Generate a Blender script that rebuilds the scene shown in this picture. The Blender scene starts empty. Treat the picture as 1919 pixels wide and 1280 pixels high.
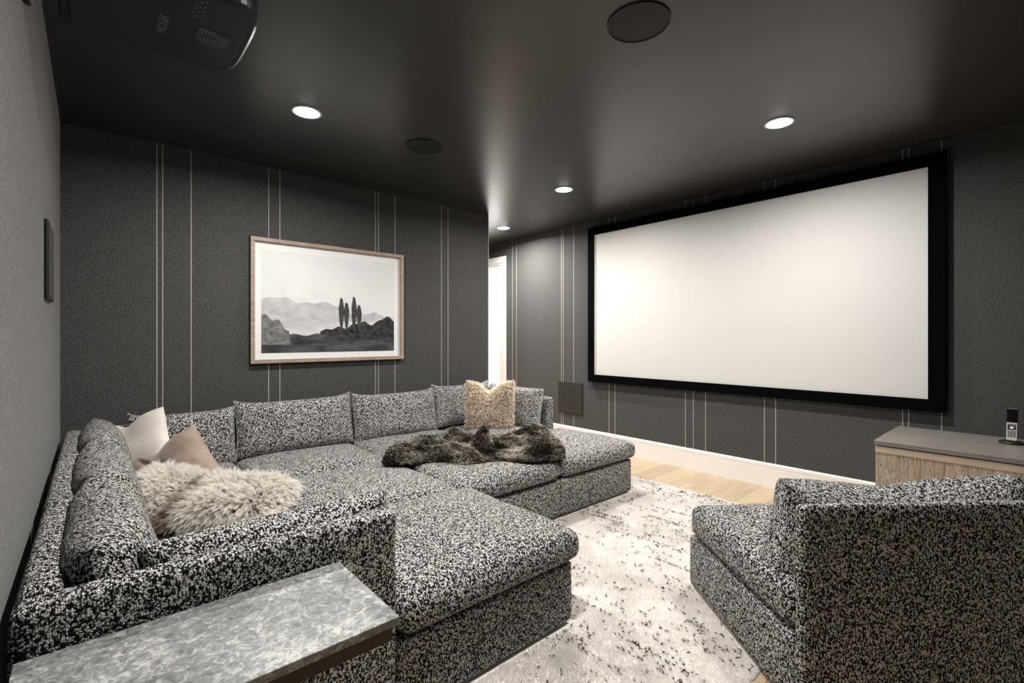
import bpy, bmesh, math, random
import numpy as np
from mathutils import Vector, Matrix
S = bpy.context.scene
COL = S.collection
rng = np.random.default_rng(7)
random.seed(7)

# ------------------------------------------------------------------ camera, world, exposure
YAW = 0.7231; EYE = 1.296; ROOM_H = 2.661
cam = bpy.data.cameras.new('camera'); camo = bpy.data.objects.new('camera', cam); COL.objects.link(camo)
camo.location = (0, 0, EYE); camo.rotation_euler = (math.pi/2, 0, -YAW)
cam.sensor_width = 36; cam.lens = 888.7/1919*36; cam.shift_y = -7.6/1919; cam.clip_start = .02
S.camera = camo
W = bpy.data.worlds.new('world'); S.world = W; W.use_nodes = True
W.node_tree.nodes['Background'].inputs[0].default_value = (1, .97, .93, 1)
W.node_tree.nodes['Background'].inputs[1].default_value = 0.006
S.view_settings.view_transform = 'Standard'; S.view_settings.look = 'None'
S.view_settings.gamma = 1; S.view_settings.use_curve_mapping = False
S.view_settings.exposure = 0.0
LAMP_W = 42.0          # power of every recessed downlight
LAMP_COL = (1.0, .965, .925)
HALL_W = 260.0

# ------------------------------------------------------------------ helpers
def link(o, parent=None):
    COL.objects.link(o)
    if parent is not None: o.parent = parent
    return o
def tag(o, label=None, cat=None, group=None, kind=None):
    if label: o['label'] = label
    if cat: o['category'] = cat
    if group: o['group'] = group
    if kind: o['kind'] = kind
    return o
def empty(name, loc=(0, 0, 0), rz=0):
    o = bpy.data.objects.new(name, None); o.location = loc; o.rotation_euler = (0, 0, rz)
    o.empty_display_size = .1
    return link(o)
def box_uv(me):
    """box-projected UVs in metres; v is the long direction of the weave"""
    n = len(me.polygons)
    if not n: return
    uv = me.uv_layers.new(name='uv')
    co = np.empty(len(me.vertices)*3, np.float32); me.vertices.foreach_get('co', co); co = co.reshape(-1, 3)
    nl = len(me.loops); vi = np.empty(nl, np.int32); me.loops.foreach_get('vertex_index', vi)
    nr = np.empty(n*3, np.float32); me.polygons.foreach_get('normal', nr); nr = np.abs(nr.reshape(-1, 3))
    lt = np.empty(n, np.int32); me.polygons.foreach_get('loop_total', lt)
    ax = np.argmax(nr*np.array([1, 1, 1.05]), 1); axl = np.repeat(ax, lt)
    p = co[vi]
    u = np.where(axl == 0, p[:, 1], p[:, 0]); v = np.where(axl == 2, p[:, 1], p[:, 2])
    uv.data.foreach_set('uv', np.stack([u, v], 1).astype(np.float32).ravel())
def mesh(name, verts, faces, mat, parent=None, smooth=False, uv=True):
    me = bpy.data.meshes.new(name)
    me.from_pydata([tuple(v) for v in verts], [], faces); me.update()
    if smooth: me.polygons.foreach_set('use_smooth', [True]*len(me.polygons))
    if uv: box_uv(me)
    if mat: me.materials.append(mat)
    return link(bpy.data.objects.new(name, me), parent)
def from_bm(name, bm, mat, parent=None, smooth=False):
    me = bpy.data.meshes.new(name); bm.to_mesh(me); bm.free()
    if smooth: me.polygons.foreach_set('use_smooth', [True]*len(me.polygons))
    box_uv(me)
    if mat: me.materials.append(mat)
    return link(bpy.data.objects.new(name, me), parent)
def bm_box(bm, a, b):
    v = [bm.verts.new((x, y, z)) for z in (a[2], b[2]) for x, y in ((a[0], a[1]), (b[0], a[1]), (b[0], b[1]), (a[0], b[1]))]
    for f in ((0, 3, 2, 1), (4, 5, 6, 7), (0, 1, 5, 4), (1, 2, 6, 5), (2, 3, 7, 6), (3, 0, 4, 7)):
        bm.faces.new([v[i] for i in f])
def boxes(name, lst, mat, parent=None, bevel=0, seg=2):
    bm = bmesh.new()
    for a, b in lst: bm_box(bm, a, b)
    if bevel: bmesh.ops.bevel(bm, geom=bm.edges[:], offset=bevel, segments=seg, profile=.6, affect='EDGES', clamp_overlap=True)
    return from_bm(name, bm, mat, parent, smooth=False)
def cyl(name, c, r, h, mat, parent=None, n=48, axis='z', r2=None, smooth=False):
    bm = bmesh.new()
    bmesh.ops.create_cone(bm, cap_ends=True, segments=n, radius1=r, radius2=r if r2 is None else r2, depth=h)
    if axis == 'x': bmesh.ops.rotate(bm, verts=bm.verts, matrix=Matrix.Rotation(math.pi/2, 3, 'Y'))
    if axis == 'y': bmesh.ops.rotate(bm, verts=bm.verts, matrix=Matrix.Rotation(math.pi/2, 3, 'X'))
    bmesh.ops.translate(bm, verts=bm.verts, vec=c)
    return from_bm(name, bm, mat, parent, smooth)
def lathe(name, prof, c, mat, parent=None, n=48, axis='z', smooth=True):
    vs, fs = [], []
    for r, h in prof:
        for k in range(n):
            a = 2*math.pi*k/n; x, y = r*math.cos(a), r*math.sin(a)
            p = (x, y, h) if axis == 'z' else (h, x, y)
            vs.append((p[0]+c[0], p[1]+c[1], p[2]+c[2]))
    for i in range(len(prof)-1):
        for k in range(n):
            fs.append((i*n+k, i*n+(k+1) % n, (i+1)*n+(k+1) % n, (i+1)*n+k))
    return mesh(name, vs, fs, mat, parent, smooth)
def vnoise(p, seed=0, f=1.0):
    """cheap smooth noise from sines, p (...,3)"""
    r = np.random.default_rng(seed); out = 0
    for k in range(5):
        d = r.normal(size=3); d /= np.linalg.norm(d)
        out = out + np.sin((p @ d)*f*(1+.55*k) + r.uniform(0, 6.28))/(1+.35*k)
    return out/2.6
def cube_grid(nx, ny, nz):
    """surface grid of a cube [-1,1]^3, welded"""
    idx = {}; vs = []; fs = []
    def v(i, j, k):
        key = (i, j, k)
        if key not in idx:
            idx[key] = len(vs); vs.append((2*i/nx-1, 2*j/ny-1, 2*k/nz-1))
        return idx[key]
    for i in range(nx):
        for j in range(ny):
            fs.append((v(i, j, 0), v(i, j+1, 0), v(i+1, j+1, 0), v(i+1, j, 0)))
            fs.append((v(i, j, nz), v(i+1, j, nz), v(i+1, j+1, nz), v(i, j+1, nz)))
    for i in range(nx):
        for k in range(nz):
            fs.append((v(i, 0, k), v(i+1, 0, k), v(i+1, 0, k+1), v(i, 0, k+1)))
            fs.append((v(i, ny, k), v(i, ny, k+1), v(i+1, ny, k+1), v(i+1, ny, k)))
    for j in range(ny):
        for k in range(nz):
            fs.append((v(0, j, k), v(0, j, k+1), v(0, j+1, k+1), v(0, j+1, k)))
            fs.append((v(nx, j, k), v(nx, j+1, k), v(nx, j+1, k+1), v(nx, j, k+1)))
    return np.array(vs), fs
def soft_box(name, a, b, r, mat, parent, crown=0.0, n=(16, 16, 6), wob=.004, seed=1, bulge=0.0):
    """upholstered block: rounded edges, domed top, slightly uneven"""
    a = np.array(a, float); b = np.array(b, float); c = (a+b)/2; h = (b-a)/2
    P, F = cube_grid(*n)
    # denser rings near the edges
    Q = np.sign(P)*(1-(1-np.abs(P))**1.6)
    p = Q*h
    r_ = np.minimum(r, h.min()*.98)
    inner = np.clip(p, -(h-r_), h-r_); d = p-inner
    L = np.linalg.norm(d, axis=1, keepdims=True); L[L == 0] = 1
    p = np.where(np.abs(d).max(1, keepdims=True) > 1e-9, inner+d/L*r_, p)
    x, y, z = (p/h).T
    dome = (1-np.clip(x, -1, 1)**4)*(1-np.clip(y, -1, 1)**4)
    p[:, 2] += np.where(z > 0, z, 0)*crown*dome
    if bulge:
        s = 1-np.clip(z, -1, 1)**2
        p[:, 0] += np.sign(x)*np.abs(x)**3*bulge*s*(1-y**4); p[:, 1] += np.sign(y)*np.abs(y)**3*bulge*s*(1-x**4)
    p = p+c
    if wob:
        nz = vnoise(p, seed, 9.0)[:, None]
        p = p+nz*wob*np.stack([.4*np.sign(x)*np.abs(x)**4, .4*np.sign(y)*np.abs(y)**4, np.where(z > 0, 1, 0)], 1)
    return mesh(name, p, F, mat, parent, smooth=True)
def pillow_pts(w, h, t, nu=28, nv=28, pinch=.07, dent=0.0, skew=0.0, dentw=.34, seed=0, wob=.006, power=.55, ears=0.0, fold=0.0):
    """both faces of a knife-edge pillow in local axes: x = width, y = height, z = thickness"""
    U, V = np.meshgrid(np.linspace(-1, 1, nu+1), np.linspace(-1, 1, nv+1))
    U = np.sin(U*math.pi/2*.92)/math.sin(math.pi/2*.92); V = np.sin(V*math.pi/2*.92)/math.sin(math.pi/2*.92)
    x = U*w/2*(1-pinch*(1-V**2)); y = V*h/2*(1-pinch*(1-U**2))
    y = y+ears*h*np.clip(V, 0, 1)**4*np.abs(U)**7
    y = y-dent*h*np.exp(-(U/dentw)**2)*np.clip((V+.7)/1.7, 0, 1)**2
    x = x-skew*V
    th = t/2*np.clip((1-U**4)*(1-V**4), 0, 1)**power
    th = th*(1-.35*dent/.2*np.exp(-(U/.22)**2)*np.clip(V+.2, 0, 1) if dent else 1)
    nn = vnoise(np.stack([x, y, 0*x], -1), seed, 14.0)
    edge = np.clip((1-U**2)*(1-V**2)*4, 0, 1)
    crease = 0
    if fold: crease = -fold*np.exp(-((U*.8+V*.6-.05)/.09)**2)*np.clip(1-(U-.1)**2*2, 0, 1)
    zf = th+edge*(nn*wob+crease); zb = -th+edge*nn*wob*.5
    m = (nu+1)*(nv+1)
    pts = np.concatenate([np.stack([x, y, zf], -1).reshape(-1, 3), np.stack([x, y, zb], -1).reshape(-1, 3)])
    F = []; s = nu+1
    for j in range(nv):
        for i in range(nu):
            q = (j*s+i, j*s+i+1, (j+1)*s+i+1, (j+1)*s+i)
            F.append(q); F.append(tuple(m+k for k in reversed(q)))
    # rim
    for i in range(nu):
        F.append((i+1, i, m+i, m+i+1)); k = nv*s
        F.append((k+i, k+i+1, m+k+i+1, m+k+i))
    for j in range(nv):
        F.append((j*s, (j+1)*s, m+(j+1)*s, m+j*s)); k = nu
        F.append(((j+1)*s+k, j*s+k, m+j*s+k, m+(j+1)*s+k))
    return pts, F
def pillow_uv(o, w, h, tk, nu, nv, kw, off):
    P0, _ = pillow_pts(w, h, tk, nu=nu, nv=nv, **kw)
    G = P0.reshape(2, nv+1, nu+1, 3); uvs = np.zeros((2, nv+1, nu+1, 2))
    for s in range(2):
        du = np.linalg.norm(np.diff(G[s], axis=1), axis=2); cu = np.concatenate([np.zeros((nv+1, 1)), np.cumsum(du, 1)], 1)
        dv = np.linalg.norm(np.diff(G[s], axis=0), axis=2); cv = np.concatenate([np.zeros((1, nu+1)), np.cumsum(dv, 0)], 0)
        uvs[s, ..., 0] = cu-cu[:, nu//2][:, None]; uvs[s, ..., 1] = cv-cv[nv//2][None]+s*1.37
    uvs = uvs.reshape(-1, 2)
    uvl = o.data.uv_layers.new(name='uv'); vi = np.empty(len(o.data.loops), np.int32); o.data.loops.foreach_get('vertex_index', vi)
    uvl.data.foreach_set('uv', (uvs[vi]+np.array(off)).astype(np.float32).ravel())
def frame_of(right, up):
    r = Vector(right).normalized(); u = Vector(up); u = (u-u.dot(r)*r).normalized(); n = r.cross(u)
    return np.array([r, u, n])
def place(pts, c, fr): return pts @ fr + np.array(c)
def blades(name, roots, dirs, length, width, mat, parent, tint, seg=3, curl=.5, gravity=.0, bend=None, kind='stuff', floor=None):
    """fur or pile: every strand a narrow tapering ribbon"""
    N = len(roots); dirs = dirs/np.linalg.norm(dirs, axis=1, keepdims=True)
    rnd = rng.normal(size=(N, 3)); side = np.cross(dirs, rnd); side /= np.linalg.norm(side, axis=1, keepdims=True)+1e-9
    length = np.broadcast_to(length, (N,)); width = np.broadcast_to(width, (N,))
    P = roots.copy(); d = dirs.copy(); rows = [P.copy()]
    bd = bend if bend is not None else rng.normal(size=(N, 3))*.5
    for s in range(seg):
        P = P+d*(length/seg)[:, None]
        if floor is not None: P[:, 2] = np.maximum(P[:, 2], floor)
        rows.append(P.copy())
        d = d+bd*curl/seg+np.array([0, 0, -gravity/seg]); d /= np.linalg.norm(d, axis=1, keepdims=True)
    V = []; per = 2*seg+1
    verts = np.zeros((N, per, 3), np.float32)
    for s in range(seg):
        w = width*(1-.75*(s/seg)**1.5)/2
        verts[:, 2*s] = rows[s]-side*w[:, None]; verts[:, 2*s+1] = rows[s]+side*w[:, None]
    verts[:, 2*seg] = rows[seg]
    base = (np.arange(N)*per)[:, None]
    q = []
    for s in range(seg-1): q.append(base+np.array([2*s, 2*s+1, 2*s+3, 2*s+2]))
    tri = base+np.array([2*seg-2, 2*seg-1, 2*seg])
    nq = seg-1
    loops = []
    per_l = 4*nq+3
    L = np.zeros((N, per_l), np.int32)
    for s in range(nq): L[:, 4*s:4*s+4] = q[s]
    L[:, 4*nq:] = tri
    totals = np.tile(np.array([4]*nq+[3], np.int32), N)
    starts = np.concatenate([[0], np.cumsum(totals)[:-1]]).astype(np.int32)
    me = bpy.data.meshes.new(name)
    me.vertices.add(N*per); me.vertices.foreach_set('co', verts.ravel())
    me.loops.add(N*per_l); me.loops.foreach_set('vertex_index', L.ravel())
    me.polygons.add(N*(nq+1)); me.polygons.foreach_set('loop_start', starts)
    try: me.polygons.foreach_set('loop_total', totals)
    except Exception: pass
    me.update(calc_edges=True)
    me.polygons.foreach_set('use_smooth', np.ones(N*(nq+1), bool))
    at = me.attributes.new('tint', 'FLOAT', 'POINT')
    tv = np.zeros((N, per), np.float32); tv[:] = np.asarray(tint, np.float32)[:, None]
    at.data.foreach_set('value', tv.ravel())
    a2 = me.attributes.new('along', 'FLOAT', 'POINT')
    al = np.array([k//2/seg for k in range(per)], np.float32)
    a2.data.foreach_set('value', np.tile(al, N))
    me.materials.append(mat)
    o = link(bpy.data.objects.new(name, me), parent)
    if kind: o['kind'] = kind
    return o

# ------------------------------------------------------------------ materials
def newmat(name):
    m = bpy.data.materials.new(name); m.use_nodes = True; nt = m.node_tree
    return m, nt, nt.nodes['Principled BSDF']
def nd(nt, typ, **kw):
    n = nt.nodes.new(typ)
    for k, v in kw.items():
        if k.startswith('i_'): n.inputs[k[2:]].default_value = v
        else: setattr(n, k, v)
    return n
def ramp(nt, fac, stops, interp='LINEAR'):
    n = nt.nodes.new('ShaderNodeValToRGB'); n.color_ramp.interpolation = interp
    e = n.color_ramp.elements
    while len(e) < len(stops): e.new(.5)
    for k, (p, c) in enumerate(stops):
        e[k].position = p; e[k].color = (c, c, c, 1) if not isinstance(c, tuple) else (*c, 1)
    nt.links.new(fac, n.inputs[0]); return n.outputs[0]
def mth(nt, op, a, b=0.0, c=None):
    n = nt.nodes.new('ShaderNodeMath'); n.operation = op
    for k, v in enumerate((a, b) if c is None else (a, b, c)):
        if hasattr(v, 'links') or hasattr(v, 'is_linked'): nt.links.new(v, n.inputs[k])
        else: n.inputs[k].default_value = v
    return n.outputs[0]
def mixc(nt, f, a, b, mode='MIX'):
    n = nt.nodes.new('ShaderNodeMix'); n.data_type = 'RGBA'; n.blend_type = mode
    for s, v in ((0, f), (6, a), (7, b)):
        if hasattr(v, 'is_linked'): nt.links.new(v, n.inputs[s])
        else: n.inputs[s].default_value = v if s == 0 else (*v, 1) if len(v) == 3 else v
    return n.outputs[2]
def coords(nt, kind='Object', scale=(1, 1, 1), rot=(0, 0, 0)):
    t = nt.nodes.new('ShaderNodeTexCoord'); m = nt.nodes.new('ShaderNodeMapping')
    m.inputs['Scale'].default_value = scale; m.inputs['Rotation'].default_value = rot
    nt.links.new(t.outputs[kind], m.inputs[0]); return m.outputs[0]
def noise(nt, vec, scale, detail=2, rough=.5, dist=0, out=0):
    n = nt.nodes.new('ShaderNodeTexNoise'); n.inputs['Scale'].default_value = scale
    n.inputs['Detail'].default_value = detail; n.inputs['Roughness'].default_value = rough
    n.inputs['Distortion'].default_value = dist
    nt.links.new(vec, n.inputs['Vector']); return n.outputs[out]
def bump(nt, bsdf, h, strength=.3, dist=.002):
    b = nt.nodes.new('ShaderNodeBump'); b.inputs['Strength'].default_value = strength; b.inputs['Distance'].default_value = dist
    nt.links.new(h, b.inputs['Height']); nt.links.new(b.outputs[0], bsdf.inputs['Normal'])
def plain(name, col, rough=.5, metal=0, spec=.5, bumpy=0, bscale=60, var=.0):
    m, nt, b = newmat(name)
    b.inputs['Roughness'].default_value = rough; b.inputs['Metallic'].default_value = metal
    b.inputs['Specular IOR Level'].default_value = spec
    vec = coords(nt)
    n = noise(nt, vec, bscale, 3)
    c = mixc(nt, n, tuple(x*(1-var) for x in col), tuple(min(1, x*(1+var)) for x in col))
    nt.links.new(c, b.inputs['Base Color'])
    if bumpy: bump(nt, b, n, bumpy, .001)
    return m
def mat_tweed(name='black_white_tweed'):
    m, nt, b = newmat(name)
    uv = coords(nt, 'UV')
    wob = nt.nodes.new('ShaderNodeVectorMath'); wob.operation = 'MULTIPLY_ADD'
    nt.links.new(noise(nt, uv, 95, 2, out=1), wob.inputs[0])
    wob.inputs[1].default_value = (.003, .006, 0)
    nt.links.new(uv, wob.inputs[2])
    mp = nt.nodes.new('ShaderNodeMapping'); mp.inputs['Scale'].default_value = (230, 200, 1)
    nt.links.new(wob.outputs[0], mp.inputs[0])
    v = nt.nodes.new('ShaderNodeTexVoronoi'); v.inputs['Scale'].default_value = 1; v.voronoi_dimensions = '2D'
    nt.links.new(mp.outputs[0], v.inputs['Vector'])
    sep = nt.nodes.new('ShaderNodeSeparateColor'); nt.links.new(v.outputs['Color'], sep.inputs[0])
    mp2 = nt.nodes.new('ShaderNodeMapping'); mp2.inputs['Scale'].default_value = (1.9, .55, 1)
    nt.links.new(uv, mp2.inputs[0])
    clump = noise(nt, mp2.outputs[0], 112, 2, .6)
    val = mth(nt, 'ADD', mth(nt, 'MULTIPLY', sep.outputs[0], .50), mth(nt, 'MULTIPLY', clump, 1.15))
    col = ramp(nt, val, [(.71, (.005, .005, .005)), (.795, (.030, .029, .028)), (.855, (.33, .322, .312)), (.95, (.86, .845, .82))])
    # yarn relief
    hgt = mth(nt, 'SUBTRACT', 1.0, v.outputs['Distance'])
    bump(nt, b, mth(nt, 'ADD', hgt, mth(nt, 'MULTIPLY', clump, 1.0)), 1.0, .003)
    yarn0 = ramp(nt, v.outputs['Distance'], [(.25, 1.0), (.75, .4)])
    su = nt.nodes.new('ShaderNodeSeparateXYZ'); nt.links.new(wob.outputs[0], su.inputs[0])
    colm = mth(nt, 'ABSOLUTE', mth(nt, 'SINE', mth(nt, 'MULTIPLY', su.outputs[0], math.pi*118)))
    yarn = mixc(nt, 1.0, yarn0, ramp(nt, colm, [(.0, .25), (.42, 1.0)]), 'MULTIPLY')
    nt.links.new(mixc(nt, 1.0, col, yarn, 'MULTIPLY'), b.inputs['Base Color'])
    b.inputs['Roughness'].default_value = .9; b.inputs['Specular IOR Level'].default_value = .15
    return m
def mat_wall(name='charcoal_wool_wallcovering', horiz=(1, 1, 1)):
    m, nt, b = newmat(name)
    o = coords(nt)
    f1 = noise(nt, coords(nt, scale=(1, 1, .8)), 150, 3, .75)
    f2 = noise(nt, coords(nt, scale=(1, 1, 1)), 380, 1, .6)
    val = mth(nt, 'ADD', mth(nt, 'MULTIPLY', f1, .7), mth(nt, 'MULTIPLY', f2, .3))
    c = ramp(nt, val, [(.34, (.024, .0237, .0232)), (.5, (.058, .0568, .0555)), (.66, (.155, .152, .148))])
    nt.links.new(ramp(nt, val, [(.36, .42), (.64, .95)]), b.inputs['Sheen Tint'])
    nt.links.new(c, b.inputs['Base Color'])
    bump(nt, b, f1, .25, .0006)
    b.inputs['Roughness'].default_value = .95; b.inputs['Specular IOR Level'].default_value = .1
    b.inputs['Sheen Weight'].default_value = 1.0; b.inputs['Sheen Roughness'].default_value = .32
    return m
def mat_wood(name, c0, c1, grain=(1, 1, 1), scale=8, dark=.0, rough=.45, crack=False, rnd=False):
    m, nt, b = newmat(name)
    o = coords(nt, scale=grain)
    if rnd:
        oi = nt.nodes.new('ShaderNodeObjectInfo'); ad = nt.nodes.new('ShaderNodeVectorMath'); ad.operation = 'ADD'
        sc = mth(nt, 'MULTIPLY', oi.outputs['Random'], 40.0)
        nt.links.new(o, ad.inputs[0]); nt.links.new(sc, ad.inputs[1]); o = ad.outputs[0]
    n1 = noise(nt, o, scale, 5, .6, 1.2); n2 = noise(nt, o, scale*6, 3, .6)
    val = mth(nt, 'ADD', mth(nt, 'MULTIPLY', n1, .7), mth(nt, 'MULTIPLY', n2, .3))
    c = ramp(nt, val, [(.32, c0), (.68, c1)])
    if crack:
        n3 = noise(nt, o, scale*1.3, 4, .65, 2.5)
        k = ramp(nt, mth(nt, 'ABSOLUTE', mth(nt, 'SUBTRACT', n3, .5)), [(.0, .22), (.03, 1.0)])
        c = mixc(nt, 1.0, c, k, 'MULTIPLY')
        bump(nt, b, n3, .3, .002)
    if rnd:
        f = mth(nt, 'ADD', mth(nt, 'MULTIPLY', oi.outputs['Random'], .22), .89)
        cc = nt.nodes.new('ShaderNodeCombineColor')
        for k in range(3): nt.links.new(f, cc.inputs[k])
        c = mixc(nt, 1.0, c, cc.outputs[0], 'MULTIPLY')
    nt.links.new(c, b.inputs['Base Color']); b.inputs['Roughness'].default_value = rough
    return m
def mat_fur(name, root, tip, lo=.7, hi=1.15, rough=.75):
    m, nt, b = newmat(name)
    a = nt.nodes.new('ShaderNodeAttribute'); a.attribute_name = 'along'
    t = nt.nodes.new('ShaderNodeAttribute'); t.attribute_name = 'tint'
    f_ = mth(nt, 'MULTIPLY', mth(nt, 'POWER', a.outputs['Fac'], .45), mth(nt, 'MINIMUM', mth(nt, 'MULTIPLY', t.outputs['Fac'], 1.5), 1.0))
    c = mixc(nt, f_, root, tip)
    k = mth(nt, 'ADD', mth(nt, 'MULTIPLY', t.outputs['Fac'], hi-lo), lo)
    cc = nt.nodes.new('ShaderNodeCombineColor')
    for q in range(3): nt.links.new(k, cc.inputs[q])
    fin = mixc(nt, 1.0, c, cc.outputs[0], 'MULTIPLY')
    nt.links.new(fin, b.inputs['Base Color'])
    b.inputs['Roughness'].default_value = rough; b.inputs['Specular IOR Level'].default_value = .2
    tr = nt.nodes.new('ShaderNodeBsdfTranslucent'); nt.links.new(fin, tr.inputs[0])
    mx = nt.nodes.new('ShaderNodeMixShader'); mx.inputs[0].default_value = .45      # light passes through the thin fibres
    nt.links.new(b.outputs[0], mx.inputs[1]); nt.links.new(tr.outputs[0], mx.inputs[2])
    nt.links.new(mx.outputs[0], nt.nodes['Material Output'].inputs[0])
    return m
def mat_fabric(name, c0, c1, scale=90, rough=.85, sheen=.3, bs=.3):
    m, nt, b = newmat(name)
    n1 = noise(nt, coords(nt), scale, 3, .6); n2 = noise(nt, coords(nt), 9, 3, .6)
    c = ramp(nt, mth(nt, 'ADD', mth(nt, 'MULTIPLY', n1, .35), mth(nt, 'MULTIPLY', n2, .65)), [(.35, c0), (.65, c1)])
    nt.links.new(c, b.inputs['Base Color']); b.inputs['Roughness'].default_value = rough
    b.inputs['Sheen Weight'].default_value = sheen; b.inputs['Specular IOR Level'].default_value = .2
    bump(nt, b, n1, bs, .001)
    return m
def mat_emit(name, col, s):
    m, nt, b = newmat(name)
    b.inputs['Base Color'].default_value = (1, 1, 1, 1)
    b.inputs['Emission Color'].default_value = (*col, 1); b.inputs['Emission Strength'].default_value = s
    return m
def mat_stone():
    m, nt, b = newmat('grey_fossil_limestone')
    o = coords(nt)
    w = noise(nt, o, 14, 3, .6, out=1)
    ad = nt.nodes.new('ShaderNodeVectorMath'); ad.operation = 'MULTIPLY_ADD'
    nt.links.new(w, ad.inputs[0]); ad.inputs[1].default_value = (.05, .05, .05); nt.links.new(o, ad.inputs[2])
    n1 = noise(nt, ad.outputs[0], 55, 8, .62, .9)
    n2 = noise(nt, o, 7, 3, .6)
    v = nt.nodes.new('ShaderNodeTexVoronoi'); v.feature = 'DISTANCE_TO_EDGE'; v.inputs['Scale'].default_value = 62
    nt.links.new(ad.outputs[0], v.inputs['Vector'])
    vein = ramp(nt, v.outputs['Distance'], [(0, .62), (.02, 1.0)])
    c = ramp(nt, mth(nt, 'ADD', mth(nt, 'MULTIPLY', n1, .75), mth(nt, 'MULTIPLY', n2, .25)),
             [(.38, (.12, .127, .125)), (.45, (.20, .207, .204)), (.525, (.27, .277, .272)), (.55, (.38, .38, .37)), (.64, (.53, .53, .515))])
    nt.links.new(mixc(nt, 1.0, c, vein, 'MULTIPLY'), b.inputs['Base Color'])
    b.inputs['Roughness'].default_value = .38; b.inputs['Specular IOR Level'].default_value = .5
    bump(nt, b, n1, .12, .001)
    return m
M = {}
M['tweed'] = mat_tweed()
M['wall'] = mat_wall()
M['stripe'] = plain('pale_thread', (.36, .345, .32), .8, var=.25, bscale=90)
M['ceiling'] = plain('charcoal_ceiling_paint', (.030, .0285, .026), .33, spec=.6, bumpy=.03, bscale=300, var=.05)
M['white'] = plain('white_painted_wood', (.84, .81, .775), .4, spec=.4, var=.01)
M['whitewall'] = plain('white_wall_paint', (.85, .85, .84), .7, var=.01)
M['floor'] = mat_wood('light_oak_boards', (.40, .30, .195), (.56, .44, .30), grain=(.12, 1, 1), scale=16, rough=.42, rnd=True)
M['gap'] = plain('dark_subfloor', (.10, .075, .05), .9)
M['velvet'] = plain('black_velvet_flocking', (.0018, .0018, .002), .9, spec=.03)
M['screen'] = plain('matte_white_screen', (.585, .578, .562), .95, spec=.05, var=.004)
M['grille'] = plain('dark_speaker_grille', (.014, .013, .012), .6, spec=.3, bumpy=.25, bscale=700, var=.3)
M['grille_wall'] = plain('charcoal_wall_grille', (.030, .0275, .025), .6, spec=.3, bumpy=.25, bscale=700, var=.3)
M['darkplastic'] = plain('black_plastic', (.012, .012, .012), .45, spec=.4, var=.1)
M['projector'] = plain('black_projector_shell', (.008, .008, .0085), .42, spec=.3, var=.1)
M['print'] = plain('pale_grey_print', (.16, .16, .16), .6)
M['trimw'] = plain('lamp_trim', (.5, .48, .45), .5)
M['lens'] = mat_emit('lit_lamp_lens', LAMP_COL, 30.0)
M['stone'] = mat_stone()
M['bronze'] = plain('dark_bronze_steel', (.030, .024, .020), .5, metal=.3, var=.15)
M['framewood'] = mat_wood('pale_walnut_frame', (.20, .145, .105), (.42, .33, .27), grain=(.25, 1, 1), scale=40, rough=.5)
M['frameside'] = plain('dark_frame_side', (.02, .014, .012), .6)
M['mat'] = plain('white_mat_board', (.83, .825, .81), .8, var=.01)
M['rustic'] = mat_wood('rustic_oak', (.30, .235, .165), (.60, .495, .375), grain=(1, 1, .13), scale=22, rough=.6, crack=True, rnd=True)
M['rail'] = mat_wood('light_oak_rail', (.42, .335, .24), (.58, .475, .355), grain=(1, .13, 1), scale=26, rough=.6)
M['slab'] = mat_wood('taupe_stained_top', (.175, .158, .142), (.23, .21, .19), grain=(1, .12, 1), scale=14, rough=.38)
M['cream'] = mat_fabric('cream_brushed_linen', (.56, .51, .46), (.68, .63, .575), 160, bs=.5)
M['suede'] = mat_fabric('tan_velvet', (.215, .155, .118), (.33, .25, .195), 60, rough=.6, sheen=.35, bs=.15)
M['suede_dark'] = mat_fabric('taupe_suede_backing', (.13, .095, .075), (.19, .145, .115), 60, rough=.7, sheen=.5, bs=.2)
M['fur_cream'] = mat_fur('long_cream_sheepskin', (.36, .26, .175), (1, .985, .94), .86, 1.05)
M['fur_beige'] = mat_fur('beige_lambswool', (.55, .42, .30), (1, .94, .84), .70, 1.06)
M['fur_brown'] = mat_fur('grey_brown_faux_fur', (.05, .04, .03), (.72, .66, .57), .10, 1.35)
M['fur_under'] = plain('fur_skin', (.55, .44, .33), .9, spec=.1)
M['throw_under'] = plain('throw_backing', (.018, .014, .011), .9, spec=.1)
M['pile'] = mat_fur('ivory_wool_pile', (.90, .865, .83), (.97, .95, .93), .90, 1.03)
M['fleck'] = mat_fur('black_wool_fleck', (.02, .018, .016), (.045, .04, .036), .6, 1.4)
M['backing'] = plain('rug_backing', (.80, .77, .73), .95, spec=.05, bumpy=.5, bscale=220, var=.08)
def mat_glass():
    m = bpy.data.materials.new('picture_glass'); m.use_nodes = True; nt = m.node_tree
    for n in list(nt.nodes): nt.nodes.remove(n)
    out = nt.nodes.new('ShaderNodeOutputMaterial'); mx = nt.nodes.new('ShaderNodeMixShader')
    tr = nt.nodes.new('ShaderNodeBsdfTransparent'); gl = nt.nodes.new('ShaderNodeBsdfGlossy'); gl.inputs['Roughness'].default_value = .01
    fr = nt.nodes.new('ShaderNodeLayerWeight'); fr.inputs[0].default_value = .5
    nt.links.new(mth(nt, 'ADD', mth(nt, 'MULTIPLY', mth(nt, 'POWER', fr.outputs['Facing'], 5.0), .9), .04), mx.inputs[0]); nt.links.new(tr.outputs[0], mx.inputs[1]); nt.links.new(gl.outputs[0], mx.inputs[2])
    nt.links.new(mx.outputs[0], out.inputs[0]); return m
M['glass'] = mat_glass()
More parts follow.
